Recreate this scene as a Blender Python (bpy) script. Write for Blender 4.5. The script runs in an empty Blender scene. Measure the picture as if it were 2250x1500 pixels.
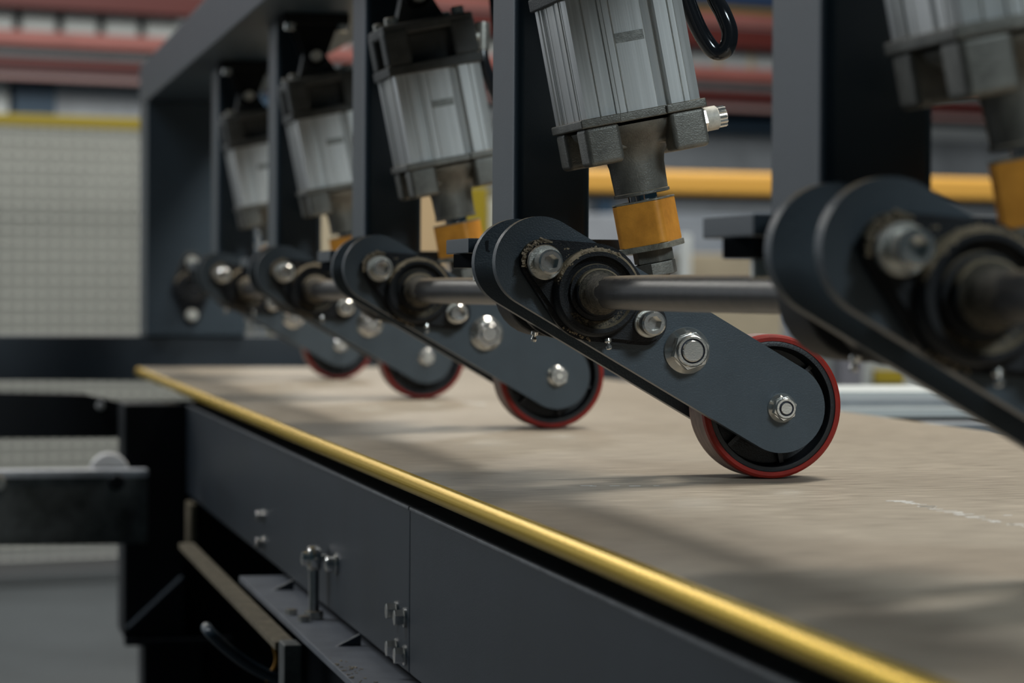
import bpy, bmesh, math, random
from mathutils import Matrix, Vector
random.seed(7)
S = bpy.context.scene
COL = S.collection
H = 0.9                       # height of the board top above the floor
PITCH = 0.6713                # spacing of the arms along the gantry

# ------------------------------------------------------------------ camera, light, exposure
cam_d = bpy.data.cameras.new('camera'); cam = bpy.data.objects.new('camera', cam_d); COL.objects.link(cam)
cam_d.sensor_width = 36; cam_d.lens = 96; cam_d.clip_start = .05; cam_d.clip_end = 200
R_ = Vector((.97799656, -.20854854, .00549895)); U_ = Vector((-.00135217, .02002133, .99979864)); F_ = Vector((.20861664, .97780706, -.0192988))
cam.matrix_world = Matrix(((R_.x, U_.x, -F_.x, 0), (R_.y, U_.y, -F_.y, 0), (R_.z, U_.z, -F_.z, .1284 + H), (0, 0, 0, 1)))
cam_d.dof.use_dof = True; cam_d.dof.focus_distance = 1.80; cam_d.dof.aperture_fstop = 9.0
S.camera = cam
S.view_settings.view_transform = 'Standard'; S.view_settings.look = 'None'
S.view_settings.exposure = 0; S.view_settings.gamma = 1; S.view_settings.use_curve_mapping = False
W = bpy.data.worlds.new('world'); S.world = W; W.use_nodes = True
W.node_tree.nodes['Background'].inputs[0].default_value = (.28, .66, .92, 1)
W.node_tree.nodes['Background'].inputs[1].default_value = .022

def lamp(name, loc, target, sx, sy, power, col):
    d = bpy.data.lights.new(name, 'AREA'); d.shape = 'RECTANGLE'; d.size = sx; d.size_y = sy; d.energy = power; d.color = col
    o = bpy.data.objects.new(name, d); COL.objects.link(o)
    o.location = Vector(loc) + Vector((0, 0, H))
    o.rotation_euler = (Vector(target) - Vector(loc)).to_track_quat('-Z', 'Y').to_euler()
    return o
lamp('tube_lamp_right', (1.40, 2.6, 3.4), (.45, 1.8, 0), .30, 1.3, 62, (1, .95, .86))
lamp('tube_lamp_far_right', (1.95, 3.3, 3.4), (.45, 2.5, 0), .30, 1.3, 62, (1, .95, .86))
lamp('left_overhead_fill', (-2.2, 3.6, 3.4), (.2, 3.0, -.1), .30, 2.0, 75, (.92, .96, 1))  # added unseen fill from upper left, brightens the infeed rail
lamp('ceiling_lamp_front', (1.5, -2.4, 2.6), (.55, 1.6, .05), 1.2, .8, 105, (.80, .93, 1))
lamp('left_back_fill', (-5.0, 9.0, 1.6), (.4, 2.6, .2), 5.0, 3.6, 56, (.86, .93, 1))  # added area light, brightens the left-facing sides; no door is built
lamp('hall_lamp_row', (-.6, 15.5, 4.0), (.4, 2.0, .2), 8.0, .7, 115, (1, .97, .9))
lamp('hall_lamp_back', (2.0, 9.0, 4.6), (1.2, 14, .6), 5, 2.0, 330, (.97, .98, .95))
lamp('background_fill', (3.4, 4.6, 4.6), (2.6, 9.5, .2), 3, 1.0, 260, (1, .97, .92))  # added fill for the guard rail and the things behind it

# ------------------------------------------------------------------ materials
def mat(name, base, rough=.5, metal=0, var=0, scale=40, bump=0, dust=0, dustcol=(.20, .155, .10), stretch=(1, 1, 1), spec=.5, low=None, tilt=0):
    m = bpy.data.materials.new(name); m.use_nodes = True
    nt = m.node_tree; N = nt.nodes; L = nt.links; b = N['Principled BSDF']
    b.inputs['Base Color'].default_value = (*base, 1); b.inputs['Roughness'].default_value = rough
    b.inputs['Metallic'].default_value = metal; b.inputs['Specular IOR Level'].default_value = spec
    if not (var or bump or dust): return m
    tc = N.new('ShaderNodeTexCoord'); mp = N.new('ShaderNodeMapping'); L.new(tc.outputs['Object'], mp.inputs[0])
    mp.inputs['Scale'].default_value = stretch
    if tilt:
        mr = N.new('ShaderNodeMapping'); mr.inputs['Rotation'].default_value = (0, tilt, 0); L.new(tc.outputs['Object'], mr.inputs[0]); L.new(mr.outputs[0], mp.inputs[0])
    nz = N.new('ShaderNodeTexNoise'); nz.inputs['Scale'].default_value = scale; nz.inputs['Detail'].default_value = 6; nz.inputs['Roughness'].default_value = .65
    L.new(mp.outputs[0], nz.inputs['Vector'])
    col = None
    if var:
        mx = N.new('ShaderNodeMix'); mx.data_type = 'RGBA'
        lo = low if low else tuple(c * (1 - var) for c in base)
        mx.inputs[6].default_value = (*lo, 1); mx.inputs[7].default_value = (*[min(1, c * (1 + var)) for c in base], 1)
        rp = N.new('ShaderNodeMapRange'); rp.inputs[1].default_value = .3; rp.inputs[2].default_value = .7
        L.new(nz.outputs[0], rp.inputs[0]); L.new(rp.outputs[0], mx.inputs[0]); L.new(mx.outputs[2], b.inputs['Base Color']); col = mx.outputs[2]
    if bump:
        n2 = N.new('ShaderNodeTexNoise'); n2.inputs['Scale'].default_value = 900; n2.inputs['Detail'].default_value = 2
        L.new(mp.outputs[0], n2.inputs['Vector'])
        bp = N.new('ShaderNodeBump'); bp.inputs['Strength'].default_value = bump; bp.inputs['Distance'].default_value = .0006
        L.new(n2.outputs[0], bp.inputs['Height']); L.new(bp.outputs[0], b.inputs['Normal'])
    if dust:                      # loose wood dust settles where a surface faces up
        ge = N.new('ShaderNodeNewGeometry'); sp = N.new('ShaderNodeSeparateXYZ'); L.new(ge.outputs['Normal'], sp.inputs[0])
        n3 = N.new('ShaderNodeTexNoise'); n3.inputs['Scale'].default_value = 620; n3.inputs['Detail'].default_value = 8; n3.inputs['Roughness'].default_value = .75
        L.new(tc.outputs['Object'], n3.inputs['Vector'])
        a = N.new('ShaderNodeMath'); a.operation = 'MULTIPLY_ADD'; L.new(n3.outputs[0], a.inputs[0]); a.inputs[1].default_value = 1.4
        a2 = N.new('ShaderNodeMath'); a2.operation = 'MULTIPLY'; a2.inputs[1].default_value = 1.6; L.new(sp.outputs[2], a2.inputs[0]); L.new(a2.outputs[0], a.inputs[2])
        r = N.new('ShaderNodeMapRange'); r.inputs[1].default_value = 2.05 - dust; r.inputs[2].default_value = 2.4 - dust
        L.new(a.outputs[0], r.inputs[0])
        m2 = N.new('ShaderNodeMix'); m2.data_type = 'RGBA'; m2.inputs[7].default_value = (*dustcol, 1)
        m2.inputs[6].default_value = (*base, 1)
        if col: L.new(col, m2.inputs[6])
        L.new(r.outputs[0], m2.inputs[0]); L.new(m2.outputs[2], b.inputs['Base Color'])
        m3 = N.new('ShaderNodeMix'); m3.inputs[2].default_value = rough; m3.inputs[3].default_value = .95
        L.new(r.outputs[0], m3.inputs[0]); L.new(m3.outputs[0], b.inputs['Roughness'])
        if metal:
            m4 = N.new('ShaderNodeMix'); m4.inputs[2].default_value = metal; m4.inputs[3].default_value = 0
            L.new(r.outputs[0], m4.inputs[0]); L.new(m4.outputs[0], b.inputs['Metallic'])
    return m
SLATE = mat('slate_paint', (.036, .050, .064), .38, 0, .12, 25, .25)
SLATE2 = mat('slate_paint_arm', (.045, .061, .075), .42, 0, .1, 30, .35, dust=.35)
POST = mat('gantry_paint', (.027, .043, .058), .38, 0, .1, 12, .2)
SIDE = mat('conveyor_paint', (.020, .028, .037), .42, 0, .18, 9, .15)
BLACK = mat('black_paint', (.010, .012, .015), .5, 0, .2, 20, spec=.25)
CAST = mat('black_cast_iron', (.010, .011, .013), .6, 0, .4, 90, .8, dust=1.0, dustcol=(.27, .215, .14), spec=.3)
HUB = mat('black_hub', (.007, .008, .010), .45, 0, .2, 60, .3)
ZINC = mat('zinc_plate', (.80, .78, .73), .20, .88, .10, 120, .04)
ZINCD = mat('dusty_zinc', (.62, .60, .54), .34, .75, .2, 140, .3, dust=.75)
INSERT = mat('nylon_insert', (.01, .014, .03), .4)
STEEL = mat('dark_shaft_steel', (.034, .031, .029), .31, .0, .45, 70, .25, dust=.15, spec=.3)
CHROME = mat('chrome_rod', (.6, .6, .62), .12, 1)
ALU = mat('extruded_aluminium', (.82, .82, .78), .30, .62, .26, 110, .1, stretch=(1, 1, .02), tilt=math.radians(11.2))
CASTAL = mat('cast_aluminium', (.165, .160, .140), .45, .4, .35, 60, .45, dust=.35)
CASTALD = mat('dark_cast_cap', (.065, .068, .066), .6, .15, .3, 60, .9, dust=.2)
AMBER = mat('amber_urethane', (.72, .31, .045), .42, 0, .16, 45, .1, low=(.50, .20, .028))
AMBERD = mat('worn_washer', (.24, .23, .19), .6, .4, .4, 120, .6)
RED = mat('red_polyurethane', (.26, .015, .008), .45, 0, .2, 70, .15, spec=.3)
TREAD = mat('worn_tread', (.26, .175, .15), .6, 0, .5, 55, .4, stretch=(1, 3.5, 1), low=(.15, .10, .088))
YELLOW = mat('gold_edge', (.95, .61, .025), .27, .72)
RUBBER = mat('black_hose', (.010, .011, .013), .12)
CERAM = mat('white_ring', (.62, .58, .50), .5, 0, .25, 200)
OCHRE = mat('sawdust_coat', (.19, .155, .10), .9, 0, .35, 60, .6)
GREYW = mat('worn_rail', (.13, .135, .13), .5, .4, .35, 30, .3, low=(.05, .052, .045))

def board_material():
    m = bpy.data.materials.new('fibreboard'); m.use_nodes = True
    nt = m.node_tree; N = nt.nodes; L = nt.links; b = N['Principled BSDF']
    tc = N.new('ShaderNodeTexCoord')
    def noise(sc, st, det=5):
        mp = N.new('ShaderNodeMapping'); mp.inputs['Scale'].default_value = st; L.new(tc.outputs['Object'], mp.inputs[0])
        n = N.new('ShaderNodeTexNoise'); n.inputs['Scale'].default_value = sc; n.inputs['Detail'].default_value = det; L.new(mp.outputs[0], n.inputs['Vector']); return n.outputs[0]
    fine = noise(230, (.14, 1.5, 1)); broad = noise(5, (.5, 1.2, 1), 3)
    mx = N.new('ShaderNodeMix'); mx.data_type = 'RGBA'; mx.inputs[6].default_value = (.200, .164, .122, 1); mx.inputs[7].default_value = (.50, .437, .345, 1)
    r = N.new('ShaderNodeMapRange'); r.inputs[1].default_value = .28; r.inputs[2].default_value = .72; L.new(fine, r.inputs[0]); L.new(r.outputs[0], mx.inputs[0])
    m2 = N.new('ShaderNodeMix'); m2.data_type = 'RGBA'; m2.blend_type = 'MULTIPLY'; m2.inputs[0].default_value = 1
    L.new(mx.outputs[2], m2.inputs[6])
    m3 = N.new('ShaderNodeMix'); m3.data_type = 'RGBA'; m3.inputs[6].default_value = (.86, .84, .83, 1); m3.inputs[7].default_value = (1.06, 1.05, 1.03, 1)
    L.new(broad, m3.inputs[0]); L.new(m3.outputs[2], m2.inputs[7]); L.new(m2.outputs[2], b.inputs['Base Color'])
    b.inputs['Roughness'].default_value = .42
    bp = N.new('ShaderNodeBump'); bp.inputs['Strength'].default_value = .25; bp.inputs['Distance'].default_value = .0008; L.new(fine, bp.inputs['Height']); L.new(bp.outputs[0], b.inputs['Normal'])
    return m
BOARD = board_material()

# ------------------------------------------------------------------ mesh helpers (coordinates: x across, y along the gantry, z up from the board top)
def newobj(name, bm, mats, parent=None, origin=None, smooth=35):
    """link one mesh; vertices come in scene coordinates, the object origin is `origin` (or the parent's)"""
    o0 = Vector(origin) if origin else (Vector(parent['_o']) if parent else Vector((0, 0, 0)))
    bmesh.ops.translate(bm, verts=bm.verts, vec=-o0)
    me = bpy.data.meshes.new(name); bm.normal_update(); bm.to_mesh(me); bm.free()
    for m in (mats if isinstance(mats, (list, tuple)) else [mats]): me.materials.append(m)
    if smooth:
        for p in me.polygons: p.use_smooth = True
        try: me.set_sharp_from_angle(angle=math.radians(smooth))
        except Exception: pass
    o = bpy.data.objects.new(name, me); COL.objects.link(o)
    o['_o'] = list(o0)
    if smooth: w = o.modifiers.new('normals', 'WEIGHTED_NORMAL'); w.keep_sharp = True
    if parent: o.parent = parent; o.location = o0 - Vector(parent['_o'])
    else: o.location = o0 + Vector((0, 0, H))
    return o
def thing(name, label, cat, origin, group=None):
    o = bpy.data.objects.new(name, None); COL.objects.link(o); o.empty_display_size = .05
    o.location = Vector(origin) + Vector((0, 0, H)); o['_o'] = list(origin); tag(o, label, cat, group); return o
def tag(o, label=None, cat=None, group=None, kind=None):
    if label: o['label'] = label
    if cat: o['category'] = cat
    if group: o['group'] = group
    if kind: o['kind'] = kind
    return o
def setmat(bm, before, mi):
    if mi:
        for f in bm.faces:
            if f not in before: f.material_index = mi
def box(bm, x0, x1, y0, y1, z0, z1, bev=0, mi=0, M=None, seg=2):
    before = set(bm.faces)
    vs = [bm.verts.new((x, y, z)) for x in (x0, x1) for y in (y0, y1) for z in (z0, z1)]
    fs = [(0, 1, 3, 2), (4, 6, 7, 5), (0, 4, 5, 1), (2, 3, 7, 6), (0, 2, 6, 4), (1, 5, 7, 3)]
    nf = [bm.faces.new([vs[i] for i in f]) for f in fs]
    if bev:
        es = list({e for f in nf for e in f.edges})
        r = bmesh.ops.bevel(bm, geom=es, offset=bev, segments=seg, affect='EDGES', profile=.5)
        vs = list({v for f in bm.faces if f not in before for v in f.verts})
    if M is not None: bmesh.ops.transform(bm, matrix=M, verts=vs)
    setmat(bm, before, mi); return bm
def prism(bm, pts, h0, h1, M=Matrix(), bev=0, mi=0, seg=2):
    """polygon (counter-clockwise in local x,y) extruded along local z"""
    before = set(bm.faces); n = len(pts)
    a = [bm.verts.new((p[0], p[1], h0)) for p in pts]; b = [bm.verts.new((p[0], p[1], h1)) for p in pts]
    f0 = bm.faces.new(list(reversed(a))); f1 = bm.faces.new(b)
    for i in range(n): bm.faces.new((a[i], a[(i + 1) % n], b[(i + 1) % n], b[i]))
    vs = a + b
    if bev:
        bmesh.ops.bevel(bm, geom=list(f0.edges) + list(f1.edges), offset=bev, segments=seg, affect='EDGES', profile=.5)
        vs = list({v for f in bm.faces if f not in before for v in f.verts})
    bmesh.ops.transform(bm, matrix=M, verts=vs); setmat(bm, before, mi); return bm
def lathe(bm, prof, M=Matrix(), seg=40, mi=0, closed=False):
    before = set(bm.faces); rings = []
    for r, h in prof:
        if r < 1e-6: rings.append([bm.verts.new(M @ Vector((0, 0, h)))])
        else: rings.append([bm.verts.new(M @ Vector((r * math.cos(2 * PI * i / seg), r * math.sin(2 * PI * i / seg), h))) for i in range(seg)])
    pairs = list(zip(rings, rings[1:]))
    if closed: pairs.append((rings[-1], rings[0]))
    for a, b in pairs:
        for i in range(seg):
            j = (i + 1) % seg
            if len(a) == 1 and len(b) == 1: continue
            if len(a) == 1: bm.faces.new((a[0], b[j], b[i]))
            elif len(b) == 1: bm.faces.new((a[i], a[j], b[0]))
            else: bm.faces.new((a[i], a[j], b[j], b[i]))
    bmesh.ops.recalc_face_normals(bm, faces=[f for f in bm.faces if f not in before])
    setmat(bm, before, mi); return bm
PI = math.pi
def hexpts(af, rot=0, n=6): r = af / 2 / math.cos(PI / n); return [(r * math.cos(rot + 2 * PI * i / n), r * math.sin(rot + 2 * PI * i / n)) for i in range(n)]
def stadium(u0, u1, R, n=20):
    return [(u0 + R * math.cos(a), R * math.sin(a)) for a in [PI / 2 + PI * i / n for i in range(n + 1)]] + [(u1 + R * math.cos(a), R * math.sin(a)) for a in [-PI / 2 + PI * i / n for i in range(n + 1)]]
def hull(circles, n=28):
    P = sorted({(round(x + r * math.cos(2 * PI * i / n), 6), round(y + r * math.sin(2 * PI * i / n), 6)) for x, y, r in circles for i in range(n)})
    def half(ps):
        o = []
        for p in ps:
            while len(o) > 1 and (o[-1][0] - o[-2][0]) * (p[1] - o[-2][1]) - (o[-1][1] - o[-2][1]) * (p[0] - o[-2][0]) <= 0: o.pop()
            o.append(p)
        return o
    a = half(P); b = half(P[::-1]); return a[:-1] + b[:-1]
def fm(x, y, z, rot=0):
    """frame facing the viewer: local x -> rotated X/Z, local z -> -Y"""
    c, s = math.cos(rot), math.sin(rot)
    return Matrix(((c, -s, 0, x), (0, 0, -1, y), (s, c, 0, z), (0, 0, 0, 1)))
def fback(x, y, z, rot=0):      # local z -> +Y
    return fm(x, y, z, rot) @ Matrix.Rotation(PI, 4, 'Y')
def axm(p, d, rot=0):           # local z -> d
    q = Vector(d).to_track_quat('Z', 'Y').to_matrix().to_4x4(); return Matrix.Translation(p) @ q @ Matrix.Rotation(rot, 4, 'Z')
def tube(bm, pts, r, seg=14, mi=0, smooth=True):
    P = [Vector(p) for p in pts]
    if smooth and len(P) > 2:
        Q = []
        E = [2 * P[0] - P[1]] + P + [2 * P[-1] - P[-2]]
        for i in range(1, len(E) - 2):
            for k in range(6):
                t = k / 6; p0, p1, p2, p3 = E[i - 1:i + 3]
                Q.append(.5 * ((2 * p1) + (p2 - p0) * t + (2 * p0 - 5 * p1 + 4 * p2 - p3) * t * t + (3 * p1 - p0 - 3 * p2 + p3) * t ** 3))
        P = Q + [P[-1]]
    before = set(bm.faces); rings = []; up = None
    for i, p in enumerate(P):
        d = (P[min(i + 1, len(P) - 1)] - P[max(i - 1, 0)]).normalized()
        if up is None: up = d.orthogonal().normalized()
        up = (up - d * up.dot(d)).normalized(); s = d.cross(up)
        rings.append([bm.verts.new(p + r * (math.cos(2 * PI * k / seg) * up + math.sin(2 * PI * k / seg) * s)) for k in range(seg)])
    for a, b in zip(rings, rings[1:]):
        for k in range(seg): bm.faces.new((a[k], a[(k + 1) % seg], b[(k + 1) % seg], b[k]))
    bm.faces.new(rings[0][::-1]); bm.faces.new(rings[-1]); setmat(bm, before, mi); return bm
def B(): return bmesh.new()
def dup(root, d, label=None):
    def cp(o, par):
        c = o.copy(); COL.objects.link(c)
        if par: c.parent = par
        for ch in o.children: cp(ch, c)
        return c
    r = cp(root, None); r.location = root.location + Vector(d); r['_o'] = list(Vector(root['_o']) + Vector(d))
    if label: r['label'] = label
    return r

# ------------------------------------------------------------------ the hall
bm = B(); box(bm, -14, 16, -6, 24, -.95, -.90)
FLOORM = mat('hall_floor', (.062, .070, .075), .6, 0, .25, 1.2)
tag(newobj('floor', bm, FLOORM), kind='structure')
c17, s17 = math.cos(math.radians(17)), math.sin(math.radians(17))
def bgm(p0, ang=17): a = math.radians(ang); return Matrix(((math.cos(a), -math.sin(a), 0, p0[0]), (math.sin(a), math.cos(a), 0, p0[1]), (0, 0, 1, 0), (0, 0, 0, 1)))
RACK = bgm((.7076, 13.982)); FENCE = bgm((.4802, 9.4879)); RAILF = bgm((.4044, 7.9898), 10)
WALLM = mat('hall_wall', (.30, .32, .33), .8, 0, .15, 1.5)
bm = B(); box(bm, -9, 12, 3.6, 3.75, -.9, 6, M=RACK); tag(newobj('wall_back', bm, WALLM), kind='structure')

BRK = mat('matt_black_bracket', (.010, .011, .012), .9, 0, .2, 40, spec=.1)
# ------------------------------------------------------------------ gantry with posts
gan = thing('press_gantry', 'slate grey steel gantry with overhead beam, far leg and hanging posts', 'gantry', (.44, 4.72, .045))
bm = B(); box(bm, .3574, .5265, -.15, 4.80, .442, .512, .003); newobj('top_beam', bm, POST, gan)
bm = B(); box(bm, .3580, .5265, 4.64, 4.80, .045, .4419, .003); newobj('portal_leg', bm, POST, gan)
for k in range(1, 6):
    y0 = 1.863 + (4 - k) * PITCH
    bm = B(); rr = .007
    prism(bm, hull([(x, y, rr) for x in (.3987 + rr, .4535 - rr) for y in (y0 + rr, y0 + .083 - rr)], 32), .1635, .4419); p = newobj('hanging_post', bm, POST, gan)
    bm = B(); box(bm, .3660, .500, y0, y0 + .083, .153, .1634, .0008); newobj('cross_plate', bm, POST, p)
    # stop screw under the cross plate
    bm = B(); cx, cy = .3805, y0 + .042
    prism(bm, hexpts(.0310, .2), .1430, .1529, Matrix.Translation((cx, cy, 0)), .0006)
    lathe(bm, [(0, .1335), (.0066, .1335), (.0076, .1345), (.0076, .1432)], Matrix.Translation((cx + .005, cy, 0)), 20, 1)
    newobj('stop_screw', bm, [BLACK, ZINCD], p)
    # pillow block that carries the shaft under the post
    bm = B(); prism(bm, hull([(.4287, .1263, .0315), (.405, .1500, .0028), (.4525, .1500, .0028)]), 0, .044, fm(0, y0 + .064, 0), .003); newobj('pillow_block', bm, CAST, p)
    # clevis bracket that carries the cylinder
    ym = 1.797 + (4 - k) * PITCH
    bm = B(); box(bm, .395, .470, ym - .036, ym + .036, .430, .4419, .0015)
    for sgn in (-1, 1):
        prism(bm, hull([(.433, .3955, .0125), (.420, .430, .012), (.446, .430, .012)]), 0, .009, fm(0, ym + sgn * .0165 + .0045, 0), .0008)
    br = newobj('clevis_bracket', bm, BRK, gan)
    for dx in (-.030, .030):
        bm = B(); lathe(bm, [(0, -.008), (.0055, -.008), (.0065, -.007), (.0065, 0)], Matrix.Translation((.4325 + dx, ym - .028, .430)), 14); newobj('bolt', bm, ZINC, br)
# end bearing of the pivot shaft on the far leg
bm = B(); prism(bm, hull([(0, 0, .032), (0, .0445, .015), (0, -.045, .015)]), 0, .013, fm(.4335, 4.6399, .126), .001)
lathe(bm, [(.030, .012), (.028, .020), (.020, .022), (.020, .016), (0, .016)], fm(.4335, 4.6399, .126), 36)
eb = newobj('end_bearing', bm, CAST, gan)
for dz in (.0445, -.045):
    bm = B(); lathe(bm, [(.010, 0), (.010, .004), (.0075, .004), (.0075, .012), (.0068, .013), (0, .013)], fm(.4335, 4.6270, .126 + dz), 24); newobj('cap_screw', bm, ZINCD, eb)

# ------------------------------------------------------------------ roller arms
AX, AZ = .5606, .0493
TH = math.atan2(.1459 - AZ, .3937 - AX)            # arm direction from axle to top bolt
EU = (math.cos(TH), math.sin(TH)); LU = math.hypot(.3937 - AX, .1459 - AZ)
RT = TH - PI                                        # rotation that puts local +x down the arm
def ap(u, v=0): return (AX + EU[0] * u + EU[1] * v, AZ + EU[1] * u - EU[0] * v)
Y0 = 1.757
def side_plate(y):
    bm = B(); prism(bm, stadium(-LU, 0, .0304, 24), 0, .010, fm(AX, y + .010, AZ, RT), .0006); return bm
def flange_nut(u, y, fr, af, h, br, rot):
    x, z = ap(u); M = fm(x, y, z); bm = B()
    lathe(bm, [(fr, 0), (fr, .08 * h), (fr * .97, .12 * h), (af * .52, .34 * h), (0, .34 * h)], M, 40)
    before = set(bm.faces)
    prism(bm, hexpts(af, rot), .2 * h, .78 * h, M, .0004)
    lathe(bm, [(af * .50, .66 * h), (af * .485, .86 * h), (af * .44, .94 * h), (br + .0010, .94 * h)], M, 40)
    lathe(bm, [(br + .0010, .94 * h), (br + .0009, .86 * h), (br * .95, .86 * h)], M, 40, 1)
    lathe(bm, [(br, .6 * h), (br, .95 * h), (br * .90, h * 1.01), (0, h * 1.01)], M, 32)
    return bm
def socket_screw(x, y, z, wr, wt, hr, hh, rot):
    M = fm(x, y, z); bm = B()
    lathe(bm, [(wr * .95, 0), (wr, .0006), (wr, wt - .0006), (wr * .95, wt), (0, wt)], M, 36, 1)
    lathe(bm, [(hr, wt), (hr, wt + hh - .0012), (hr - .0012, wt + hh)], M, 36)
    n = 36; af = hr * 1.12; hx = []
    for i in range(n):
        a = 2 * PI * i / n; k = (a - rot) % (PI / 3) - PI / 6; hx.append((af / 2 / math.cos(k), a))
    ro = [bm.verts.new(M @ Vector(((hr - .0012) * math.cos(2 * PI * i / n), (hr - .0012) * math.sin(2 * PI * i / n), wt + hh))) for i in range(n)]
    ri = [bm.verts.new(M @ Vector((r * math.cos(a), r * math.sin(a), wt + hh))) for r, a in hx]
    rb = [bm.verts.new(M @ Vector((r * math.cos(a), r * math.sin(a), wt + hh * .55))) for r, a in hx]
    cb = bm.verts.new(M @ Vector((0, 0, wt + hh * .55)))
    for i in range(n):
        j = (i + 1) % n
        bm.faces.new((ro[i], ro[j], ri[j], ri[i])); bm.faces.new((ri[i], ri[j], rb[j], rb[i])); bm.faces.new((rb[i], rb[j], cb))
    return bm
PV = ap(LU / 2 + .0555)                             # placeholder, replaced below
PV = (.4287, .1263); UPB = (.3937, .1459); LOB = (.4640, .1062)
def bearing(y, face):                               # face=-1 towards the viewer
    M = (fm if face < 0 else fback)(PV[0], y, PV[1]); Ml = M
    bm = B(); c, s = math.cos(RT), math.sin(RT)
    d = math.hypot(UPB[0] - PV[0], UPB[1] - PV[1])
    M2 = fm(PV[0], y, PV[1], RT) if face < 0 else fback(PV[0], y, PV[1], RT)
    prism(bm, hull([(-d if face < 0 else d, 0, .0148), (d if face < 0 else -d, 0, .0148), (0, 0, .0325)], 40), 0, .007, M2, .0028)
    prism(bm, hull([(-d if face < 0 else d, 0, .0125), (d if face < 0 else -d, 0, .0125), (0, 0, .0290)], 40), .0050, .011, M2, .0035)
    lathe(bm, [(.0295, .010), (.0285, .0185), (.0268, .0205), (.0240, .0205), (.0232, .0150), (.0190, .0135), (.0185, .0170), (.0160, .0175), (.0158, .0240), (.0148, .0250), (.0108, .0250)], M2, 56)
    return bm
def make_arm():
    t = thing('roller_arm', 'slate grey roller arm in sharp focus with large red-rimmed wheel, second from the right', 'roller arm', (AX, Y0 + .04, 0), 'roller arms in a row over the board')
    newobj('side_plate', side_plate(Y0), SLATE2, t); newobj('side_plate', side_plate(Y0 + .0705), SLATE2, t)
    # wheel
    M = fback(AX, 1.7765, AZ); R = AZ
    bm = B(); w = .0390
    lathe(bm, [(R * .905, .0), (R * .955, .0), (R * .985, .0012), (R, .0045)], M, 96)
    lathe(bm, [(R, .0045), (R, w - .0045)], M, 96, 1)
    lathe(bm, [(R, w - .0045), (R * .985, w - .0012), (R * .955, w), (R * .905, w)], M, 96)
    lathe(bm, [(R * .905, 0), (R * .895, .004), (R * .895, w - .004), (R * .905, w)], M, 96)
    wh = newobj('wheel', B() if False else bm, [RED, TREAD], t)
    bm = B()
    lathe(bm, [(R * .905, .0008), (R * .885, .0002), (R * .835, .0002), (R * .82, .0012), (R * .81, .004), (R * .79, .0125), (R * .30, .0145), (R * .28, .002), (.006, .002), (.006, w - .002), (R * .28, w - .002), (R * .30, w - .0145), (R * .79, w - .0125), (R * .82, w - .001), (R * .905, w - .0008)], M, 72)
    for i in range(6):
        a = 2 * PI * i / 6 + .3
        box(bm, R * .27, R * .80, -.0015, .0015, .007, .016, 0, 0, M @ Matrix.Rotation(a, 4, 'Z'))
    newobj('wheel_hub', bm, HUB, wh)
    newobj('flange_nut', flange_nut(0, Y0, .0100, .0146, .0112, .0041, .35), [ZINC, INSERT], t)
    newobj('flange_nut', flange_nut(.0769, Y0, .0157, .0222, .0165, .0073, .30), [ZINC, INSERT], t)
    for u, af, h in ((0, .013, .006), (.0769, .022, .010)):
        x, z = ap(u); bm = B(); prism(bm, hexpts(af), 0, h, fback(x, Y0 + .0805, z), .0004); newobj('bolt_head', bm, ZINC, t)
    x, z = ap(.0769); bm = B(); lathe(bm, [(.0075, .0101), (.013, .0101), (.013, .028), (.0075, .028)], fback(x, Y0, z), 24, closed=True); lathe(bm, [(.0075, .0425), (.013, .0425), (.013, .0702), (.0075, .0702)], fback(x, Y0, z), 24, closed=True); newobj('spacer_sleeve', bm, CAST, t)
    x, z = ap(0); bm = B(); lathe(bm, [(.0042, .0101), (.009, .0101), (.009, .019), (.0042, .019)], fback(x, Y0, z), 24, closed=True); lathe(bm, [(.0042, .059), (.009, .059), (.009, .0704), (.0042, .0704)], fback(x, Y0, z), 24, closed=True); lathe(bm, [(0, .001), (.0041, .001), (.0041, .080), (0, .080)], fback(x, Y0, z), 20); newobj('axle', bm, ZINCD, t)
    # bearings with their screws
    fb = newobj('flange_bearing', bearing(Y0, -1), CAST, t, smooth=40)
    newobj('cap_screw', socket_screw(*[UPB[0], Y0 - .0108, UPB[1]], .0116, .0050, .0081, .0165, .35), [ZINC, ZINCD], fb)
    newobj('cap_screw', socket_screw(*[LOB[0], Y0 - .0108, LOB[1]], .0096, .0040, .0081, .0140, .25), [ZINC, ZINCD], fb)
    bm = B(); q = Vector((PV[0] + .0085, Y0 - .010, PV[1] - .0305))
    lathe(bm, [(.0024, 0), (.0024, .002), (.0013, .003), (.0013, .0038), (.0021, .0052), (.0018, .0070), (0, .0075)], axm(q, (.1, -.25, -1)), 16); newobj('grease_nipple', bm, ZINC, fb)
    bm = B(); rs = random.Random(11)
    for cx, cz, R, a0, a1, dy, n in ((UPB[0], UPB[1], .0132, 195, 70, .0105, 90), (PV[0], PV[1], .0284, 118, 45, .0105, 90), (PV[0], PV[1], .0272, 165, 60, .0195, 80), (UPB[0] + .012, UPB[1] + .006, .004, 360, 0, .0098, 60), (PV[0], PV[1], .0300, 265, 225, .0070, 30)):
        for i in range(n):
            a = math.radians(a0 + (a1 - a0) * (i + rs.random()) / n); r = R + rs.gauss(0, .0007); q = rs.uniform(.0005, .0013)
            box(bm, -q, q, -q * .7, q * .7, -q * .5, q * .5, 0, 0, Matrix.Translation((cx + r * math.cos(a), Y0 - dy + rs.uniform(-.0006, .0018), cz + r * math.sin(a))) @ Matrix.Rotation(rs.uniform(0, 3), 4, (rs.random(), rs.random(), rs.random() + .1)))
    tag(newobj('dust_crumbs', bm, mat('dust_crumb', (.27, .215, .145), .95, 0, .4, 400), fb, smooth=0), kind='stuff')
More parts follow.
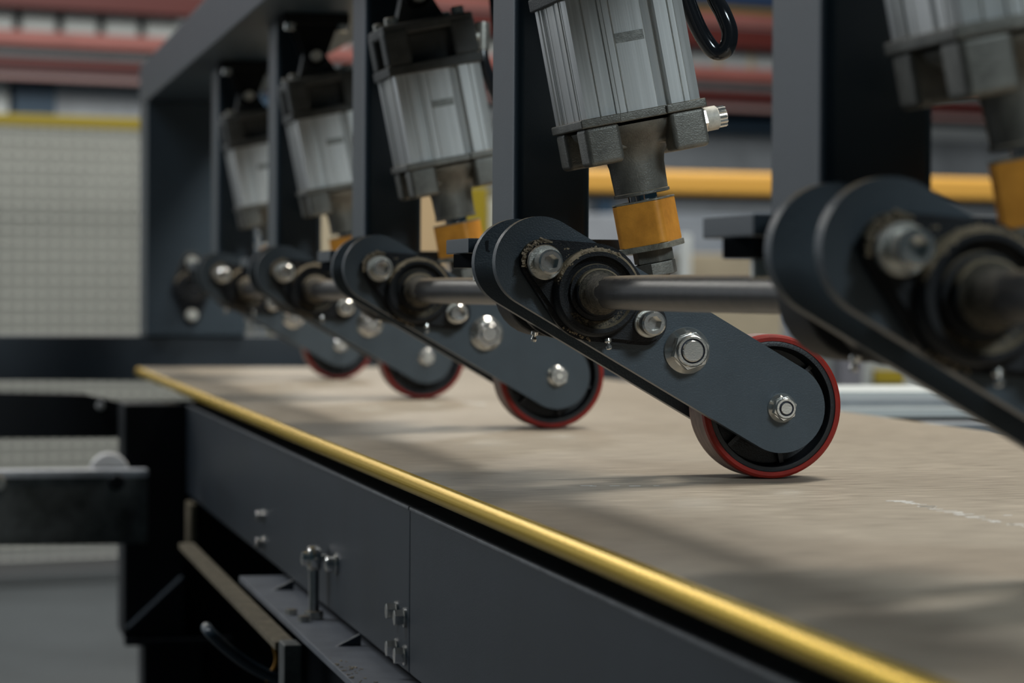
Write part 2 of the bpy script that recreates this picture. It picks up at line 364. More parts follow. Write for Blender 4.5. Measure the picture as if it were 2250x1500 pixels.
    rb = newobj('flange_bearing', bearing(Y0 + .0805, 1), CAST, t, smooth=40)
    for p in (UPB, LOB):
        bm = B(); lathe(bm, [(.0078, 0), (.0078, .010), (0, .010)], fback(p[0], Y0 + .0915, p[1]), 20); newobj('cap_screw', bm, ZINCD, rb)
    bm = B(); q = Vector((PV[0] - .018, Y0 + .092, PV[1] - .0275))
    lathe(bm, [(.0024, 0), (.0024, .002), (.0013, .003), (.0013, .0038), (.0021, .0052), (.0018, .0070), (0, .0075)], axm(q, (-.1, .25, -1)), 16); newobj('grease_nipple', bm, ZINC, rb)
    return t
arm4 = make_arm()
ARML = {1: 'roller arm farthest back, small and blurred, next to the portal leg', 2: 'blurred roller arm second from the far portal leg, its wheel mostly behind the plate',
        3: 'roller arm in the middle of the row, slightly soft, left of the sharp one', 5: 'nearest roller arm, large dark and blurred, cut off by the right picture edge'}
arms = {4: arm4}
for k in ARML: arms[k] = dup(arm4, (0, (4 - k) * PITCH, 0), ARML[k])
# dab of paint on the rear plate of the sharp arm
bm = B(); prism(bm, [(-.0016, .003), (-.0008, -.0032), (.0016, -.004), (.0022, -.0032), (.0008, -.0025), (.0010, .0038), (-.0004, .0042)], 0, .0002, fm(.3722, Y0 + .0704, .1572)); newobj('paint_drip', bm, BLACK, arm4)

# ------------------------------------------------------------------ pivot shaft through all arms
bm = B(); prof = [(0, -4.6300)]
for k in range(1, 6):
    y = 1.757 + (4 - k) * PITCH
    prof += [(.0105, -(y + .105)), (.0105, -(y - .02)), (.0107, -(y - .06)), (.0110, -(y - .16)), (.0104, -(y - .38)), (.0098, -(y - .5))]
prof += [(.0098, -.60), (0, -.60)]
lathe(bm, prof, fm(PV[0], 0, PV[1]), 40)
tag(newobj('pivot_shaft', bm, STEEL, None, (PV[0], 2.6, PV[1] - .0105)), 'dark round steel pivot shaft running through the bearings of all roller arms', 'shaft')

sh = bpy.data.objects['pivot_shaft']; rs = random.Random(3)
bm = B()
for k in range(1, 6):
    y = 1.757 + (4 - k) * PITCH; n = 28
    ra = [[bm.verts.new((PV[0] + r * math.cos(2 * PI * i / n), y - d - (rs.uniform(-j, j)), PV[1] + r * math.sin(2 * PI * i / n))) for i in range(n)] for d, r, j in ((.0245, .0150, .0003), (.027, .0138, .001), (.030, .0118, .0015), (.038, .01125, .002), (.052, .01085, .008), (.056, .0100, .004))]
    for a, b in zip(ra, ra[1:]):
        for i in range(n): bm.faces.new((a[i], b[i], b[(i + 1) % n], a[(i + 1) % n]))
bmesh.ops.recalc_face_normals(bm, faces=bm.faces)
tag(newobj('caked_dust', bm, mat('caked_dust', (.085, .072, .052), .9, 0, .75, 420, 1.0), sh), 'tan sawdust caked on the shaft beside each bearing', kind='stuff')
# ------------------------------------------------------------------ pneumatic cylinders
CT = math.radians(11.2); CO = Vector((.4941, 1.797, .0869))
CM = Matrix(((math.cos(CT), 0, -math.sin(CT), CO.x), (0, 1, 0, CO.y), (math.sin(CT), 0, math.cos(CT), CO.z), (0, 0, 0, 1)))
def body_profile():
    h = .0405
    side = [(-.0405, 0), (-.0392, .0), (-.0385, -.0006), (-.0300, -.0006), (-.0298, .0018), (-.0283, .0018), (-.0281, .0002), (-.0245, .0002), (-.0243, .0016), (-.0190, .0020), (-.0175, .0020), (-.0173, .0006), (-.0162, .0006), (-.0160, .0014), (-.0148, .0014), (-.0146, .0006), (-.0105, .0006), (-.0103, .0026), (-.0095, .0026), (-.0093, .0008),
            (.0105, .0006), (.0107, .0014), (.0113, .0014), (.0115, .0008), (.0172, .0030), (.0174, .0046), (.0192, .0046), (.0194, .0002), (.0205, -.0006), (.0290, -.0006), (.0292, .0020), (.0302, .0020), (.0304, .0), (.0330, .0), (.0332, .0010), (.0340, .0010), (.0342, .0002), (.0385, .0012)]
    pts = []
    for q in range(4):
        c, s = math.cos(q * PI / 2), math.sin(q * PI / 2)
        for a, d in side[2:]:
            x, y = a, -h + d; pts.append((c * x - s * y, s * x + c * y))
    return pts
def rbox(bm, x0, x1, y0, y1, z0, z1, bev, mi=0): return box(bm, x0, x1, y0, y1, z0, z1, bev, mi, CM, 3)
def make_cylinder():
    t = thing('pneumatic_cylinder', 'silver finned pneumatic cylinder with amber block, in sharp focus above the sharp roller arm', 'cylinder', (CO.x, CO.y, CO.z + .035), 'pneumatic cylinders, one for each roller arm')
    bm = B(); prism(bm, body_profile(), .1640, .2440, CM); newobj('barrel', bm, ALU, t, smooth=25)
    bm = B(); rbox(bm, -.0094, .0104, -.04010, -.0396, .2100, .2165, 0); newobj('dark_band', bm, mat('dark_aluminium', (.26, .26, .24), .45, .7, .4, 160, .2), t)  # darker strip across the barrel front
    # lower cap
    bm = B()
    rbox(bm, -.0437, -.0160, -.0437, .0437, .1582, .1642, .0010); rbox(bm, .0160, .0437, -.0437, .0437, .1582, .1642, .0010)
    rbox(bm, -.0170, .0170, -.0412, .0412, .1580, .1641, .0010)
    for sx in (-1, 1):
        for sy in (-1, 1):
            rbox(bm, sx * .0298 - .0124, sx * .0298 + .0124, sy * .0298 - .0124, sy * .0298 + .0124, .1325, .1590, .0035)
    rbox(bm, -.0240, .0240, -.0240, .0240, .1400, .1585, .003)
    lathe(bm, [(.0400, .1560), (.0385, .1520), (.0330, .1475), (.0272, .1430), (.0228, .1385), (.0200, .1335), (.0189, .1280), (.0183, .1105), (.0192, .1100), (.0192, .1082), (.0176, .1078), (.0110, .1078)], CM, 56)
    lc = newobj('lower_cap', bm, CASTAL, t, smooth=40)
    # fitting on the lower cap
    FM = CM @ axm((.0400, -.012, .1500), (1, 0, 0))
    bm = B(); box(bm, -.0085, .0085, -.0085, .0085, -.002, .006, .0015, 0, FM)
    prism(bm, hexpts(.0150, .3), .004, .0100, FM, .0006)
    fo = newobj('fitting', bm, ZINC, t)
    bm = B(); lathe(bm, [(0, .0095), (.0078, .0095), (.0082, .0105), (.0082, .0175), (.0072, .0185), (0, .0185)], FM, 32); newobj('ring', bm, CERAM, fo)
    bm = B(); pts = []
    for i in range(48): r = .0072 if i % 4 < 2 else .0061; pts.append((r * math.cos(2 * PI * i / 48), r * math.sin(2 * PI * i / 48)))
    prism(bm, pts, .0180, .0240, FM, 0); newobj('knurled_cap', bm, ZINC, fo, smooth=20)
    # rod, block, washer, nuts
    bm = B(); lathe(bm, [(0, .0900), (.0100, .0900), (.0100, .1300), (0, .1300)], CM, 32); newobj('piston_rod', bm, CHROME, t)
    bm = B(); BMx = CM @ Matrix.Rotation(math.radians(-36), 4, 'Z')
    pts = [(-.0160, -.0185), (.0160, -.0185), (.0185, -.0160), (.0185, .0160), (.0160, .0185), (-.0160, .0185), (-.0185, .0160), (-.0185, -.0160)]
    pts = hull([(-.0125, -.0125, .0048), (.0125, -.0125, .0048), (.0125, .0125, .0048), (-.0125, .0125, .0048)], 24)
    pts = [(p[0] * 1.02, p[1] * 1.02) for p in pts]
    prism(bm, pts, .0740, .1030, BMx, .0008); newobj('amber_block', bm, AMBER, t)
    bm = B(); prism(bm, [(p[0] * 1.06, p[1] * 1.06) for p in pts], .0700, .0739, BMx, .0006); wsh = newobj('washer_plate', bm, AMBERD, t)
    bm = B(); prism(bm, [(p[0] * 1.01, p[1] * 1.01) for p in pts], .1031, .1042, BMx, .0003); newobj('washer_plate', bm, AMBERD, t)
    bm = B(); prism(bm, hexpts(.0245, .5), .0615, .0700, CM, .0006); newobj('nut', bm, CASTAL, t)
    bm = B(); prism(bm, hexpts(.0265, .1), .0520, .0612, CM, .0010); newobj('nut', bm, mat('dull_nut', (.20, .19, .165), .55, .5, .3, 120, .4), t)
    bm = B(); lathe(bm, [(.0090, .0520), (.0090, .0180)], CM, 24)
    lathe(bm, [(.0076, -.007), (.0145, -.007), (.0155, -.005), (.0155, .005), (.0145, .007), (.0076, .007)], fm(CO.x, CO.y, CO.z), 32, closed=True)
    rbox(bm, -.010, .010, -.0065, .0065, .013, .050, .002); newobj('rod_eye', bm, CASTAL, t)
    # upper cap
    bm = B()
    rbox(bm, -.0435, .0435, -.0435, .0435, .2440, .2530, .0012)
    rbox(bm, -.0420, .0420, -.0420, .0420, .2800, .2900, .0020)
    rbox(bm, -.0300, .0300, -.0290, .0290, .2520, .2810, .003)
    for sx in (-1, 1):
        for sy in (-1, 1):
            rbox(bm, sx * .0310 - .0118, sx * .0310 + .0118, sy * .0310 - .0118, sy * .0310 + .0118, .2520, .2860, .0035)
    prism(bm, hull([(0, .3130, .0125), (-.0200, .2900, .003), (.0200, .2900, .003)]), -.0105, .0105, CM @ Matrix(((1, 0, 0, 0), (0, 0, -1, 0), (0, 1, 0, 0), (0, 0, 0, 1))), .001)
    uc = newobj('upper_cap', bm, CASTALD, t, smooth=40)
    for sx in (-1, 1):
        for sy in (-1, 1):
            bm = B(); lathe(bm, [(.0060, .2898), (.0060, .2960), (.0052, .2970), (0, .2970)], CM @ Matrix.Translation((sx * .031, sy * .031, 0)), 18); newobj('tie_bolt', bm, ZINCD, uc)
    pc = CM @ Vector((0, 0, .3130))
    bm = B(); lathe(bm, [(0, -.030), (.0062, -.030), (.0068, -.029), (.0068, .029), (.0062, .030), (0, .030)], fm(pc.x, pc.y, pc.z), 24); newobj('clevis_pin', bm, ZINCD, t)
    # elbow on the upper cap
    FM = CM @ axm((.0420, -.010, .2680), (1, 0, 0))
    bm = B(); lathe(bm, [(0, -.002), (.0070, -.002), (.0070, .006), (.0058, .0065), (.0058, .012)], FM, 24)
    e = FM @ Vector((0, 0, .012)); lathe(bm, [(0, .0125), (.0064, .0120), (.0070, .010), (.0070, -.012), (.0066, -.0135), (0, -.0135)], Matrix.Translation(e), 24); el = newobj('elbow', bm, ZINCD, t)
    return t, e
cyl4, elbow = make_cylinder()
CYLL = {1: 'silver pneumatic cylinder farthest back, half behind the second hanging post', 2: 'blurred silver pneumatic cylinder second from the far leg, its right edge behind a post',
        3: 'silver pneumatic cylinder in the middle of the row, fully in view with black upper cap', 5: 'nearest pneumatic cylinder, dark and blurred at the upper right corner'}
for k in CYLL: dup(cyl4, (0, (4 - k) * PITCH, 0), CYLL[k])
# air hoses: out of the elbow, down in a loop and up to the beam
bm = B(); ex, ey, ez = elbow
tube(bm, [(ex, ey, ez - .010), (ex + .001, ey - .002, ez - .024), (.5055, ey - .004, .3105), (.5135, ey - .005, .2960), (.5200, ey - .007, .2890), (.5262, ey - .010, .2915), (.5282, ey - .010, .3025), (.5242, ey - .008, .3150), (.5187, ey - .002, .3290), (.5120, ey + .004, .3600), (.508, ey + .008, .400), (.507, ey + .010, .4415)], .0057, 16)
hose4 = newobj('air_hose', bm, RUBBER, None, (.507, ey, .2890)); tag(hose4, 'glossy black air hose looping beside the sharp silver cylinder', 'hose', 'black air hoses of the cylinders')
HL = {1: 'black air hose of the farthest cylinder', 2: 'black air hose of the second cylinder from the far leg', 3: 'thin black air hose beside the middle cylinder, partly behind a post', 5: 'black air hose of the nearest cylinder at the top right'}
for k in (3,): dup(hose4, (0, (4 - k) * PITCH, 0), HL[k])

# ------------------------------------------------------------------ board with its gold edge
bd = thing('fibreboard_panel', 'long brown fibreboard panel with a gold yellow edge under the red wheels', 'board', (.62, 2.2, -.0135))
bm = B(); box(bm, .3275, .950, .25, 4.385, -.0135, 0, .0004); newobj('board', bm, BOARD, bd)
bm = B(); n = 12
prism(bm, [(.00675 * math.cos(a), .00675 * math.sin(a)) for a in [PI / 2 + PI * i / n for i in range(n + 1)]], -4.385, -.25, fm(.3274, 0, -.00675)); newobj('edge_band', bm, YELLOW, bd)
bm = B(); rs = random.Random(5)
for (xa, ya, xb, yb, n_) in ((.578, 1.590, .586, 1.40, 26), (.600, 1.470, .66, 1.46, 5), (.595, 3.03, .600, 2.96, 8), (.41, 1.735, .47, 1.72, 5)):
    for i in range(n_):
        f = (i + rs.random()) / n_; x = xa + (xb - xa) * f + rs.gauss(0, .0022); y = ya + (yb - ya) * f + rs.gauss(0, .002); l = rs.uniform(.002, .0065); w = rs.uniform(.0006, .0020)
        box(bm, x - l, x + l, y - w, y + w, .00002, .00016, 0, 0)
tag(newobj('scuff_marks', bm, mat('scuff_white', (.62, .60, .56), .7), bd, smooth=0), kind='stuff')

# ------------------------------------------------------------------ conveyor under the board
cv = thing('conveyor_frame', 'dark slate steel conveyor frame with bolted side beam under the board', 'conveyor', (.62, 2.2, -.9))
for y0, y1 in ((.20, 1.9155), (1.9185, 3.642)):
    bm = B(); box(bm, .335, .343, y0, y1, -.147, -.0275, .0022); box(bm, .341, .400, y0, y1, -.0345, -.0275, .001); box(bm, .341, .385, y0, y1, -.147, -.140, .001)
    sb = newobj('side_beam', bm, SIDE, cv)
    bm = B(); box(bm, .3342, .3372, y0 + .001, y1 - .001, -.0300, -.0272, .0008); newobj('worn_edge', bm, mat('worn_edge', (.20, .205, .21), .5, .2, .3, 50, .3), sb)
bm = B(); box(bm, .880, .935, .2, 3.642, -.147, -.0275, .002); newobj('side_beam', bm, SIDE, cv)
for i in range(14):
    bm = B(); y = .35 + i * .29; lathe(bm, [(0, .42), (.011, .42), (.011, .875), (0, .875)], Matrix(((0, 0, 1, 0), (0, 1, 0, y), (-1, 0, 0, -.0245), (0, 0, 0, 1))), 16); newobj('carrier_roller', bm, BLACK, cv)
for y, z in ((2.782, -.1055), (2.782, -.1325), (2.700, -.1055), (2.700, -.1325), (1.969, -.1078), (1.934, -.1085), (1.968, -.1350), (1.933, -.1357)):
    if y == 2.700: continue
    bm = B(); M = axm((.335, y, z), (-1, 0, 0), .3); lathe(bm, [(.0072, 0), (.0072, .0014), (0, .0014)], M, 20); prism(bm, hexpts(.0105), .0012, .0082, M, .0005); newobj('hex_bolt', bm, ZINC, cv)
# ledge plate with gussets, under the side beam
bm = B(); box(bm, .300, .350, .9, 2.693, -.163, -.157, .0008); lp = newobj('ledge_plate', bm, mat('ledge_paint', (.15, .16, .18), .5, 0, .2, 30, .2), cv)
for y in (1.70, 2.150, 2.560):
    bm = B(); prism(bm, [(.317, -.1571), (.337, -.1571), (.337, -.1471)], 0, .004, fm(0, y + .004, 0), .0004); newobj('gusset', bm, SLATE, lp)
for x, y in ((.309, 2.366), (.313, 2.315)):
    bm = B(); prism(bm, hexpts(.009), -.157, -.152, Matrix.Translation((x, y, 0)), .0004); newobj('hex_bolt', bm, ZINCD, lp)
# adjusting eye bolt: stands on the ledge, its eye bolted to the beam
aj = thing('eye_bolt', 'bright steel eye bolt standing upright on the ledge below the yellow edge', 'bolt', (.324, 2.331, -.157))
bm = B(); lathe(bm, [(0, -.1571), (.0046, -.1571), (.0046, -.112), (0, -.112)], Matrix.Translation((.324, 2.331, 0)), 18); newobj('rod', bm, ZINC, aj)
bm = B(); lathe(bm, [(.0035, -.0052), (.0100, -.0052), (.0112, -.003), (.0112, .003), (.0100, .0052), (.0035, .0052)], axm((.324, 2.331, -.1045), (-1, 0, 0)), 28, closed=True); newobj('eye', bm, ZINC, aj)
bm = B(); prism(bm, hexpts(.0145), -.1569, -.1500, Matrix.Translation((.324, 2.331, 0)), .0005); newobj('nut', bm, ZINCD, aj)
bm = B(); lathe(bm, [(0, -.0105), (.0034, -.0105), (.0034, .0055), (.0066, .0055), (.0060, .0105), (0, .0117)], axm((.324, 2.331, -.1045), (-1, 0, 0)), 20); newobj('cross_bolt', bm, ZINC, aj)
bm = B(); lathe(bm, [(.0095, 0), (.0095, .002), (.0068, .002), (.0068, .0085), (.0055, .0100), (0, .0100)], axm((.335, 2.270, -.1035), (-1, 0, 0)), 24); newobj('round_bolt', bm, ZINC, cv)
bm = B()
for i in range(34):
    x = .300 + random.gauss(.008, .006); y = 2.0 + random.gauss(0, .05); x = min(max(x, .302), .33)
    box(bm, -.0018, .0018, -.0006, .0006, 0, .0006, 0, 0, Matrix.Translation((x, y, -.1569)) @ Matrix.Rotation(random.random() * PI, 4, 'Z') @ Matrix.Scale(random.uniform(.35, 1.0), 4))
tag(newobj('wood_chips', bm, mat('wood_chip', (.50, .40, .26), .8, 0, .3, 200), None, (.308, 2.0, -.157)), 'scatter of tan wood chips on the steel ledge', 'wood chips', kind='stuff')
# dusty angle rail outside the ledge and its legs
bm = B(); box(bm, .281, .2985, 2.255, 3.15, -.173, -.166, .001); newobj('dust_rail', bm, OCHRE, cv)
bm = B(); box(bm, .3225, .3310, 3.46, 3.52, -.214, -.146, .002); newobj('dust_plate', bm, OCHRE, cv)
bm = B(); box(bm, .2835, .2985, 2.215, 2.25, -.90, -.1635, .002); newobj('leg', bm, GREYW, cv)
bm = B(); box(bm, .2525, .3345, 3.645, 3.76, -.339, -.0275, .003); box(bm, .2535, .395, 3.63, 3.66, -.347, -.339, .001); newobj('corner_post', bm, BLACK, cv)
bm = B(); box(bm, .3350, .499, 3.745, 3.76, -.89, -.0276, .001); newobj('dark_filler', bm, BLACK, cv)  # black filler added so the gap behind the corner post looks dark
bm = B(); box(bm, .280, .360, 3.665, 3.75, -.90, -.347, .003); newobj('leg', bm, BLACK, cv)
bm = B(); box(bm, .88, .93, 3.60, 3.66, -.90, -.147, .002); box(bm, .88, .93, .5, .56, -.90, -.147, .002); newobj('leg', bm, BLACK, cv)
bm = B(); box(bm, .34, .39, .5, .56, -.90, -.147, .002); newobj('leg', bm, BLACK, cv)
bm = B(); tube(bm, [(.258, 3.64, -.325), (.330, 3.64, -.258)], .004, 10, smooth=False); newobj('brace', bm, SLATE, cv)
bm = B(); box(bm, .50, .506, 1.2, 3.76, -.89, -.1475, 0); newobj('dark_backing', bm, BLACK, cv)  # black sheet added to stand for the shade under the frame
# cable and hose below the frame
bm = B(); tube(bm, [(.2950, 2.4, -.174), (.2972, 2.4, -.186), (.3002, 2.4, -.198), (.2990, 2.4, -.206), (.2950, 2.4, -.213), (.2920, 2.4, -.220)], .0017, 10); tag(newobj('yellow_cable', bm, mat('cable_yellow', (.55, .26, .02), .5), None, (.295, 2.4, -.22)), 'short yellow orange cable hanging under the dusty rail end', 'cable')
bm = B(); tube(bm, [(.2405, 2.42, -.1735), (.2432, 2.4, -.1769), (.2572, 2.4, -.1901), (.2774, 2.4, -.2055), (.3050, 2.4, -.2195), (.335, 2.4, -.231)], .0052, 14); tag(newobj('blue_hose', bm, mat('blue_hose', (.018, .035, .05), .35), None, (.27, 2.4, -.231)), 'dark blue hose sloping down under the dusty conveyor rail', 'hose')

# ------------------------------------------------------------------ far cross rail and the left hand infeed rail
cr = thing('cross_rail', 'dark steel cross rail behind the far end of the board, carrying the portal leg', 'rail', (.44, 4.72, -.9))
bm = B(); box(bm, -.5, 1.4, 4.655, 4.80, -.031, .0449, .002); newobj('beam', bm, SIDE, cr)
for x in (-.4, 1.25):
    bm = B(); box(bm, x, x + .07, 4.69, 4.76, -.9, -.031, .002); newobj('leg', bm, BLACK, cr)
fr = thing('infeed_rail', 'worn grey channel rail with a white wheel, in front of the dark corner post', 'rail', (.1, 3.5, -.9))
bm = B(); box(bm, -.30, .2688, 3.45, 3.456, -.1945, -.1106, .001); newobj('channel_web', bm, GREYW, fr)
bm = B(); box(bm, -.30, .2690, 3.4465, 3.484, -.1105, -.1015, .001); newobj('channel_flange', bm, mat('bare_steel', (.62, .63, .66), .4, .25, .2, 40, .2), fr)
bm = B(); box(bm, -.30, .2688, 3.53, 3.536, -.1945, -.1106, .001); newobj('channel_web', bm, GREYW, fr)
bm = B(); lathe(bm, [(0, 0), (.0225, 0), (.0245, .002), (.0245, .022), (.0225, .024), (0, .024)], fback(.2239, 3.490, -.1070), 48); w_ = newobj('white_wheel', bm, mat('white_nylon', (.82, .80, .78), .5), fr)
bm = B(); lathe(bm, [(.0098, 0), (.0098, .006), (.0085, .0075), (.0055, .0075), (.0050, .003), (0, .003)], fm(.2300, 3.4500, -.1165), 28); newobj('socket_bolt', bm, BLACK, fr)
bm = B(); lathe(bm, [(.0098, 0), (.0098, .006), (.0085, .0075), (.0055, .0075), (.0050, .003), (0, .003)], fm(.0830, 3.4500, -.1165), 28); newobj('socket_bolt', bm, ZINCD, fr)
bm = B(); box(bm, -.28, -.22, 3.458, 3.528, -.9, -.1945, .002); newobj('leg', bm, BLACK, fr)
gb = thing('guide_bar', 'black guide bar with a sloped end between the cross rail and the infeed rail', 'bar', (0, 3.93, -.9))
bm = B(); prism(bm, [(-.4, -.0855), (.2690, -.0862), (.2690, -.0370), (.215, -.0240), (.10, -.0218), (-.4, -.0205)], 0, .06, fm(0, 3.96, 0), .0015); newobj('bar', bm, BLACK, gb)
bm = B(); lathe(bm, [(.0062, 0), (.0055, .004), (0, .005)], fm(.2365, 3.8995, -.0405), 20); newobj('bolt', bm, mat('bright_bolt', (.9, .9, .9), .3, .3), gb)
bm = B(); box(bm, -.36, -.30, 3.905, 3.955, -.9, -.0865, .002); newobj('leg', bm, BLACK, gb)

# ------------------------------------------------------------------ background: fence, guard rail, racks
FY = mat('fence_yellow', (.29, .215, .010), .5); WIRE = mat('fence_wire', (.50, .50, .46), .6)
fn = thing('safety_fence', 'wire mesh safety fence with a yellow top rail behind the portal', 'fence', tuple(FENCE @ Vector((.1, 0, -.9))))
bm = B(); box(bm, -1.2, .78, -.02, .02, .672, .712, .004, 0, FENCE); newobj('top_rail', bm, FY, fn)
for x in (-1.2, .74):
    bm = B(); box(bm, x, x + .04, -.02, .02, -.9, .671, .003, 0, FENCE); newobj('fence_post', bm, FY, fn)
bm = B()
for i in range(44): x = -1.14 + i * .043; box(bm, x - .0035, x + .0035, -.003, .003, -.80, .671, 0, 0, FENCE)
for i in range(35): z = -.80 + i * .043; box(bm, -1.159, .739, -.009, -.003, z - .0035, z + .0035, 0, 0, FENCE)
tag(newobj('wire_mesh', bm, WIRE, fn, smooth=0), kind='stuff')
PB = bgm((.4802, 9.4879))
bm = B(); box(bm, -1.4, .80, .45, .50, -.82, .715, .004, 0, PB)
pb = newobj('partition_panel', bm, mat('pale_panel', (.185, .192, .172), .7, 0, .12, 2.2), None, tuple(PB @ Vector((-.3, .47, -.9)))); tag(pb, 'pale grey green partition panel close behind the wire mesh fence', 'panel')
# (feet of the partition)
for x in (-1.2, .6):
    bm = B(); box(bm, x, x + .08, .40, .55, -.9, -.8205, .002, 0, PB); newobj('foot', bm, BLACK, pb)
OR = mat('orange_rail_paint', (.78, .42, .085), .4)
gr = thing('guard_rail', 'orange yellow guard rail behind the hanging posts on the right', 'guard rail', tuple(RAILF @ Vector((1.9, 0, -.9))))
bm = B(); box(bm, 1.42, 4.2, -.03, .03, .424, .503, .022, 0, RAILF, 4); newobj('rail', bm, OR, gr)
bm = B(); box(bm, 1.42, 4.2, -.02, .02, .405, .4235, .002, 0, RAILF); newobj('rail_channel', bm, BLACK, gr)
for x in (1.43, 2.62, 4.1):
    bm = B(); box(bm, x, x + .05, -.02, .02, -.9, .4045, .004, 0, RAILF); newobj('rail_post', bm, mat('rail_post_grey', (.16, .17, .19), .5), gr)
# rack with red beams and pale cartons
RR = mat('rack_red_lit', (.30, .105, .088), .55, 0, .15, 3); RDK = mat('rack_red', (.10, .018, .014), .5)  # light put into the colour: paler red for lit tops, darker for sides
rk = thing('pallet_rack', 'long red beamed pallet rack across the back of the hall', 'rack', tuple(RACK @ Vector((1.6, .5, -.9))))
def rk_beam(z0, z1, y0=0, m=None, name='shelf_beam'):
    bm = B(); box(bm, -3, 7.5, y0, y0 + .06, z0, z1, .004, 0, RACK); return newobj(name, bm, m or RR, rk)
rk_beam(1.525, 1.640, 0, RDK); rk_beam(1.335, 1.410, 0, RR); rk_beam(1.225, 1.29, .1, RDK); rk_beam(1.655, 1.72, .0, RR); rk_beam(1.732, 1.762, .02, mat('olive_strip', (.20, .14, .03), .6)); rk_beam(1.765, 1.86, .0, mat('blue_beam', (.02, .04, .09), .5))
bm = B(); box(bm, -3, 7.5, .04, .95, 1.392, 1.412, 0, 0, RACK); newobj('shelf', bm, GREYW, rk)
bm = B(); box(bm, -3, 7.5, .07, .95, 1.600, 1.620, 0, 0, RACK); newobj('shelf', bm, GREYW, rk)
bm = B(); box(bm, -3, 7.5, .01, .09, 1.165, 1.1915, .002, 0, RACK); newobj('shelf_lip', bm, mat('rack_grey_red', (.28, .17, .16), .6), rk)
bm = B(); box(bm, -3, 7.5, .02, .95, 1.192, 1.222, 0, 0, RACK); newobj('shelf', bm, BLACK, rk)
for x in (-2.9, -1.6, 1.05, 3.15, 5.0, 7.4):
    bm = B(); box(bm, x, x + .09, .0625, .13, -.9, 2.2, .004, 0, RACK); newobj('upright', bm, mat('rack_blue', (.03, .06, .10), .5), rk)
CART = [mat('pale_carton', (.36, .38, .37), .7, 0, .15, 6), mat('grey_carton', (.30, .32, .34), .7, 0, .2, 6), mat('beige_carton', (.36, .31, .22), .75, 0, .12, 5), mat('blue_crate', (.025, .05, .08), .6), mat('white_board', (.55, .58, .57), .5)]
def bgbox(name, M, x0, x1, y0, y1, z0, z1, m, label, cat, group=None, lid=None):
    o = Vector(M @ Vector(((x0 + x1) / 2, (y0 + y1) / 2, z0)))
    if not lid:
        bm = B(); box(bm, x0, x1, y0, y1, z0, z1, .006, 0, M); return tag(newobj(name, bm, m, None, tuple(o)), label, cat, group)
    t = thing(name, label, cat, tuple(o), group)
    bm = B(); box(bm, x0, x1, y0, y1, z0, z1 - .025, .006, 0, M); newobj('body', bm, m, t)
    bm = B(); box(bm, x0 - .008, x1 + .008, y0 - .008, y1 + .008, z1 - .0249, z1, .004, 0, M); newobj('lid', bm, lid, t)
    return t
LABC = ['pale carton at the left end of the red rack shelf', 'second pale carton from the left on the red rack shelf', 'third pale carton from the left on the red rack shelf', 'fourth pale carton from the left on the red rack shelf', 'pale carton on the red rack shelf, just left of the gantry beam']
for i in range(5):
    x = -.455 + i * .222; bgbox('carton', RACK, x, x + .180, .11, .5, 1.4125, 1.5235, CART[0], LABC[i], 'carton', 'cartons on the red rack shelf')
for i in range(26):
    x = 3.35 + i * .046; bgbox('file_box', RACK, x, x + .043, .11, .45, 1.4125, 1.5235 - .01 * (i % 3), CART[(0, 1, 0, 2, 1)[i % 5]], 'thin grey or beige box standing upright on the red rack shelf at the right', 'box', 'upright boxes on the right part of the rack shelf')
for i in range(4):
    x = 1.2 + i * .45; bgbox('carton', RACK, x, x + .40, .11, .5, 1.4125, 1.5235, CART[0], ('first', 'second', 'third', 'fourth')[i] + ' pale carton from the left on the rack shelf behind the hanging posts', 'carton', 'cartons on the rack behind the posts')
bgbox('white_crate', RACK, -.62, -.27, .2, .8, -.9, 1.165, CART[4], 'tall white stack under the rack at the left picture edge', 'stack')
bgbox('teal_cabinet', RACK, -.255, -.035, .15, .7, -.9, 1.155, CART[3], 'dark teal cabinet under the red rack at the left', 'cabinet')
bgbox('white_crate', RACK, -.02, .90, .2, .8, -.9, 1.165, CART[1], 'wide pale grey stack under the rack, right of the teal cabinet', 'stack')
bgbox('teal_cabinet', RACK, 3.93, 4.9, .2, .8, 1.0605, 1.155, CART[3], 'dark blue box below the rack, behind the post on the right', 'box')
bgbox('grey_machine', RACK, 1.1, 6.5, .3, 1.2, -.9, 1.06, mat('machine_grey', (.17, .185, .20), .55, 0, .25, 2.5), 'long grey machine housing below the rack on the right', 'machine')
GB = bgm((.4549, 8.9885))
bgbox('grey_cabinet', GB, 1.93, 2.30, 0, .4, -.9, .40, mat('cabinet_grey', (.30, .32, .35), .5, 0, .2, 3), 'grey cabinet seen past the amber block, under the orange rail', 'cabinet')
bgbox('beige_carton', GB, 2.36, 2.80, 0, .4, -.10, .262, CART[2], 'beige carton stack behind the pivot shaft, under the orange rail', 'carton')
bgbox('grey_cabinet', GB, 2.36, 3.6, .45, .8, -.9, .42, mat('cabinet_blue', (.20, .225, .26), .5, 0, .2, 3), 'wide blue grey cabinet behind the beige carton', 'cabinet')
bgbox('pallet_block', GB, 2.36, 2.80, 0, .4, -.9, -.101, CART[2], 'beige base under the beige carton stack', 'base')
bgbox('white_post', GB, 2.315, 2.352, -.06, -.02, -.9, .33, CART[4], 'narrow white post beside the beige carton', 'post')
bgbox('beige_board', GB, 1.20, 1.375, 0, .1, -.9, .47, mat('tan_board', (.50, .36, .20), .6), 'tan upright board between the posts behind the third cylinder', 'board')
bgbox('beige_board', GB, .84, 1.14, 0, .1, -.9, .47, mat('cream_board', (.45, .38, .26), .6), 'cream upright board behind the far wheels', 'board')
bgbox('yellow_sign', GB, 1.40, 1.515, -.05, -.02, -.9, .486, FY, 'bright yellow upright panel behind the third cylinder', 'panel')
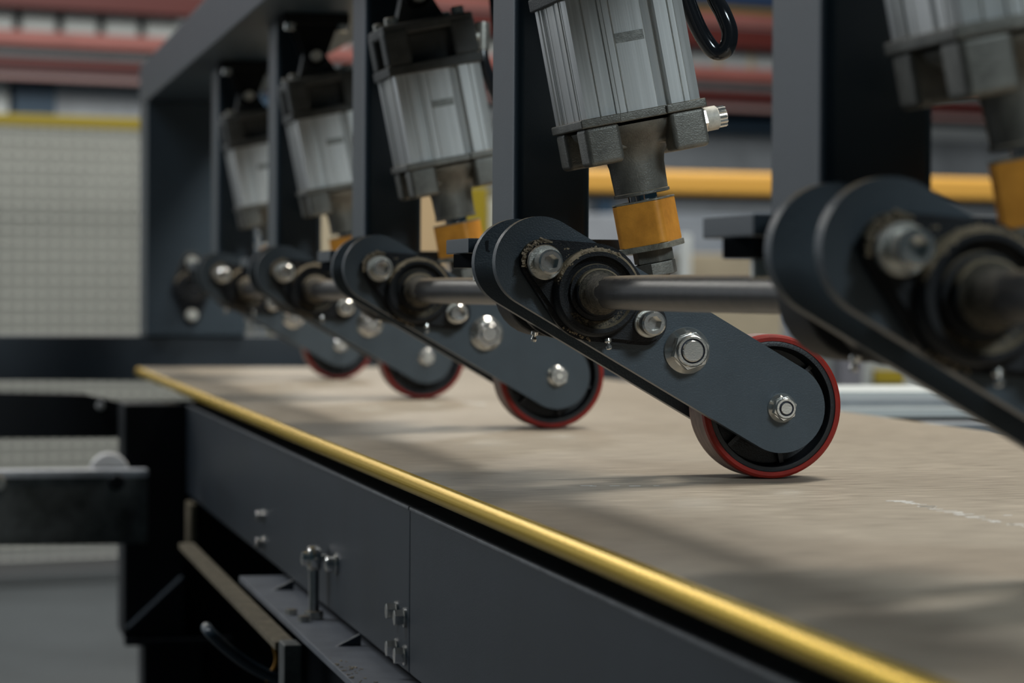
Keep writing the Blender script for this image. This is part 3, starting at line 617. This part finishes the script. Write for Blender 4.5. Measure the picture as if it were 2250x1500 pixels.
bgbox('white_post', GB, 1.52, 1.66, -.05, -.01, -.9, .44, CART[4], 'white upright panel beside the yellow panel', 'panel')
# white panels lying on a trolley beyond the right edge of the board
PT = thing('panel_trolley', 'dark trolley under the stacked pale panels beyond the board', 'trolley', (1.35, 3.1, -.9))
bm = B(); box(bm, 1.0, 1.9, 2.95, 3.3, -.12, -.0340, .003); newobj('deck', bm, SIDE, PT)
for x, y in ((1.03, 2.96), (1.83, 2.96), (1.03, 3.25), (1.83, 3.25)):
    bm = B(); box(bm, x, x + .04, y, y + .04, -.9, -.12, .002); newobj('leg', bm, BLACK, PT)
PL = ['white panel at the top of the stack beyond the board', 'blue grey panel below the top white one in the stack beyond the board', 'white panel third from the top of the stack beyond the board', 'blue grey panel at the bottom of the stack beyond the board']
spc = None
PSTK = ((-.0336, .0108, CART[1], 2.95, 3), (-.0174, .0107, CART[4], 2.99, 2), (-.0066, .0106, CART[1], 3.0, 1), (.0041, .0072, CART[4], 3.02, 0))
for z, h, m, y0, li in PSTK:
    bm = B(); box(bm, 1.0, 1.88, y0, 3.22, z, z + h, .0012); tag(newobj('stacked_panel', bm, m, None, (1.44, 3.1, z)), PL[li], 'panel', 'panels stacked on the trolley')
bm = B(); box(bm, 1.0, 1.88, 3.01, 3.20, -.0227, -.0175, 0); tag(newobj('spacer_board', bm, BLACK, None, (1.44, 3.1, -.0227)), 'dark spacer strip between the stacked panels beyond the board', 'spacer')
wc = thing('pale_cabinet', 'pale cabinet with a yellow plate far beyond the stacked panels', 'cabinet', (2.4, 6.3, -.9))
bm = B(); box(bm, 2.125, 2.75, 6.05, 6.5, -.9, .02, .006); newobj('body', bm, CART[0], wc)
bm = B(); box(bm, 2.150, 2.225, 6.035, 6.0495, -.088, -.055, .002); newobj('plate', bm, FY, wc)
bm = B(); box(bm, 2.055, 2.110, 6.0, 6.06, -.9, .10, .004); tag(newobj('grey_post', bm, mat('grey_violet', (.14, .14, .16), .6), None, (2.08, 6.03, -.9)), 'grey upright post beside the pale cabinet with a yellow plate', 'post')
